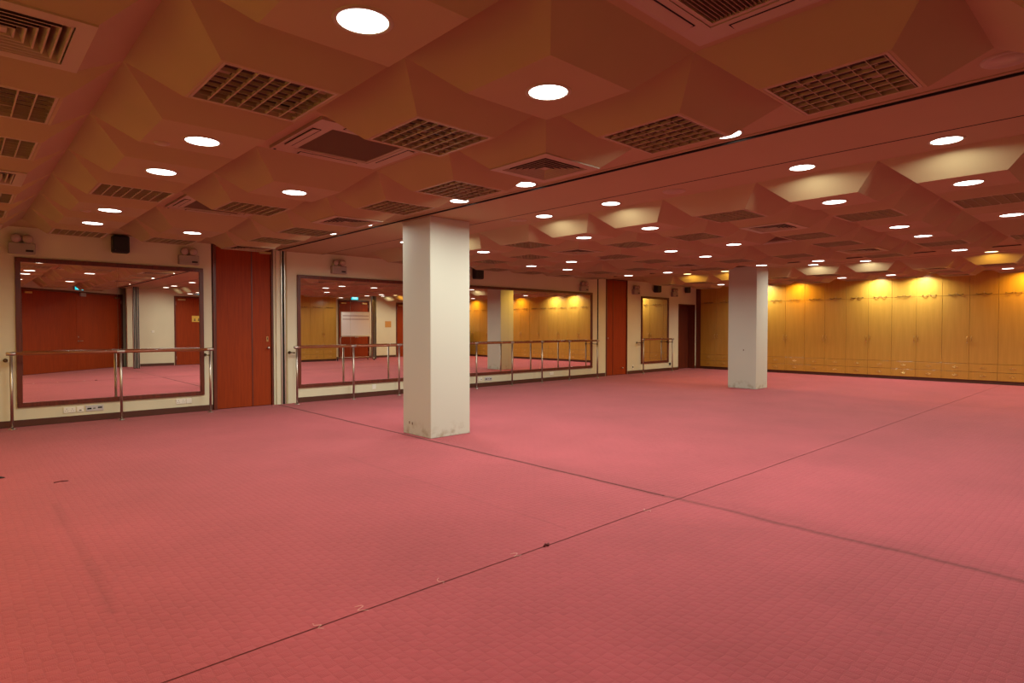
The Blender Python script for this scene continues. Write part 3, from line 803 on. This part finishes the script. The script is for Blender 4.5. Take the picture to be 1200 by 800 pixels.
EXIT = text_mesh('EXIT', .12, M['exittext'])
def exit_sign(x, y, z, rz, label):
    t = thing('exit_sign', label, 'exit sign', (x, y, z), rz)
    part('housing', MB().bevbox(-.19, .19, 0, .06, -.085, .085, .006).mesh('housing', M['grey']), t)
    part('glowing_panel', MB().box(-.175, .175, .060, .064, -.072, .072).mesh('glowing_panel', M['exit']), t)
    part('lettering', EXIT, t, (0, .066, 0), rot=(R(90), 0, R(180)))
nrm = Vector((-dv.y, dv.x, 0)).normalized()
p_ = P0 + dv.normalized() * 2.35 + nrm * .01
exit_sign(p_.x, p_.y, 2.80, dang, 'glowing cyan exit sign above the entrance double doors')
exit_sign(7.16, BY, 2.83, 0, 'glowing cyan exit sign above the single door opposite left mirror')
exit_sign(13.92, BY, 2.84, 0, 'glowing cyan exit sign above the doors behind the whiteboard')
cb = MB().bevbox(-.12, .12, 0, .06, -.06, .06, .006)
p_ = P0 + dv.normalized() * 2.55 + nrm * .0
solo('door_contact_box', cb.mesh('door_contact_box', M['grey']), 'small grey box at head of the entrance double doors', 'box', (p_.x, p_.y, 2.58), dang)
t = thing('notice', 'yellow notice with black marks on door opposite left mirror', 'sign', (7.08, BY - .012, 1.80))
part('sheet', MB().box(-.17, .17, .0, .006, -.12, .12).mesh('sheet', M['yellow']), t)
ps = MB()
for cx in (-.07, .07): ps.lathe([(.001, .0065), (.022, .0065), (.022, .0075)], 12, 'Y', (cx, 0, -.01)); ps.box(cx - .03, cx + .03, .0065, .0075, -.075, -.04)
part('printing', ps.mesh('printing', M['ink']), t)
solo('notice', MB().box(-.17, .17, 0, .006, -.15, .15).mesh('notice', M['orange']), 'orange notice on cream wall beside the far rear door', 'sign', (15.75, BY, 1.62))
solo('light_switch', MB().bevbox(-.045, .045, 0, .012, -.045, .045).mesh('light_switch', M['plate']), 'small light switch on cream wall seen in left mirror', 'switch', (5.55, BY, 1.30))
# folded partition stacks
def stack(x, label):
    t = thing('partition_stack', label, 'partition', (x, -2.05, 0))
    for k in range(3):
        part('leaf', MB().bevbox(-.10 + k * .07, -.045 + k * .07, -.13, 0, .02, ZS - .004, .004).mesh('leaf', M['alu'] if k != 1 else M['grey']), t)
        part('edge_seal', MB().box(-.085 + k * .07, -.06 + k * .07, 0, .01, .0, ZS - .004).mesh('edge_seal', M['slot']), t)
stack(4.78, 'folded partition leaves standing edge-on beside the entrance doors')
stack(14.28, 'folded partition leaves standing edge-on beyond the whiteboard')
# whiteboard on wheels
t = thing('whiteboard', 'wheeled whiteboard with faint ruled lines before the rear doors', 'whiteboard', (13.13, -1.68, 0))
part('board', MB().bevbox(-.70, .70, -.012, .012, 1.10, 2.13, .003).mesh('board', M['board']), t)
f = MB(); f.bevbox(-.72, .72, -.018, .018, 1.07, 1.10); f.bevbox(-.72, .72, -.018, .018, 2.13, 2.16); f.bevbox(-.72, -.70, -.018, .018, 1.10, 2.13); f.bevbox(.70, .72, -.018, .018, 1.10, 2.13)
part('board_frame', f.mesh('board_frame', M['alu']), t)
for z in (1.80, 1.95): part('ruled_line', MB().box(-.64, .64, .012, .0135, z, z + .05).mesh('ruled_line', M['boardlines']), t)
part('pen_tray', MB().bevbox(-.70, .70, .018, .07, 1.05, 1.075).mesh('pen_tray', M['alu']), t)
for s_ in (-1, 1):
    part('upright', MB().tube([(s_ * .68, 0, 1.06), (s_ * .74, 0, .98), (s_ * .74, 0, .12)], .018, 10).mesh('upright', M['steel']), t)
    fo = part('foot', MB().tube([(s_ * .74, -.30, .07), (s_ * .74, -.12, .13), (s_ * .74, .12, .13), (s_ * .74, .30, .07)], .02, 8).mesh('foot', M['steel']), t)
    for yy in (-.29, .29): part('castor', MB().lathe([(.035, -.012), (.035, .012)], 14, 'X', (s_ * .74, yy, .035)).mesh('castor', M['black']), fo)
part('cross_bar', MB().lathe([(.015, -.74), (.015, .74)], 10, 'X', (0, 0, .14)).mesh('cross_bar', M['steel']), t)
# upright piano under a cloth near the far right corner
t = thing('upright_piano', 'dark upright piano half draped in cloth, glimpsed in long mirror', 'piano', (18.75, -1.75, 0), R(-90))
part('case', MB().bevbox(-.75, .75, 0, .32, .12, 1.22, .01).bevbox(-.75, .75, -.28, .0, .62, .78, .01).bevbox(-.78, .78, -.02, .34, 1.22, 1.25, .006).mesh('case', M['piano']), t)
for s_ in (-1, 1): part('leg', MB().bevbox(s_ * .70 - .04, s_ * .70 + .04, -.27, -.19, .03, .62, .006).mesh('leg', M['piano']), t)
part('keyboard', MB().box(-.62, .62, -.24, -.08, .78, .79).mesh('keyboard', M['plate']), t)
for s_ in (-1, 1):
    for yy in (-.2, .25): part('castor', MB().lathe([(.03, -.012), (.03, .012)], 14, 'X', (s_ * .66, yy, .03)).mesh('castor', M['steel']), t)
part('plinth', MB().bevbox(-.74, .74, -.26, .31, .05, .125, .006).mesh('plinth', M['piano']), t)
dr = MB(); vv = []; ff = []
for i in range(13):
    for j in range(9):
        u = i / 12; v = j / 8
        xx = .15 + .62 * u
        if v < .3: p_ = (xx, .34 - v / .3 * .38, 1.262)
        else: q_ = (v - .3) / .7; p_ = (xx + .03 * math.sin(u * 14) * q_, -.045 - .03 * math.sin(u * 19) * q_ - .03 * q_, 1.262 - .45 * q_ - .05 * math.sin(u * 5) * q_)
        vv.append(p_)
for i in range(12):
    for j in range(8): a = i * 9 + j; ff.append((a, a + 1, a + 10, a + 9))
solo('piano_cloth', MB().add(vv, ff, True).mesh('piano_cloth', M['drape']), 'dark red cloth hanging over the piano front', 'cloth', (18.75, -1.75, 0), R(-90))
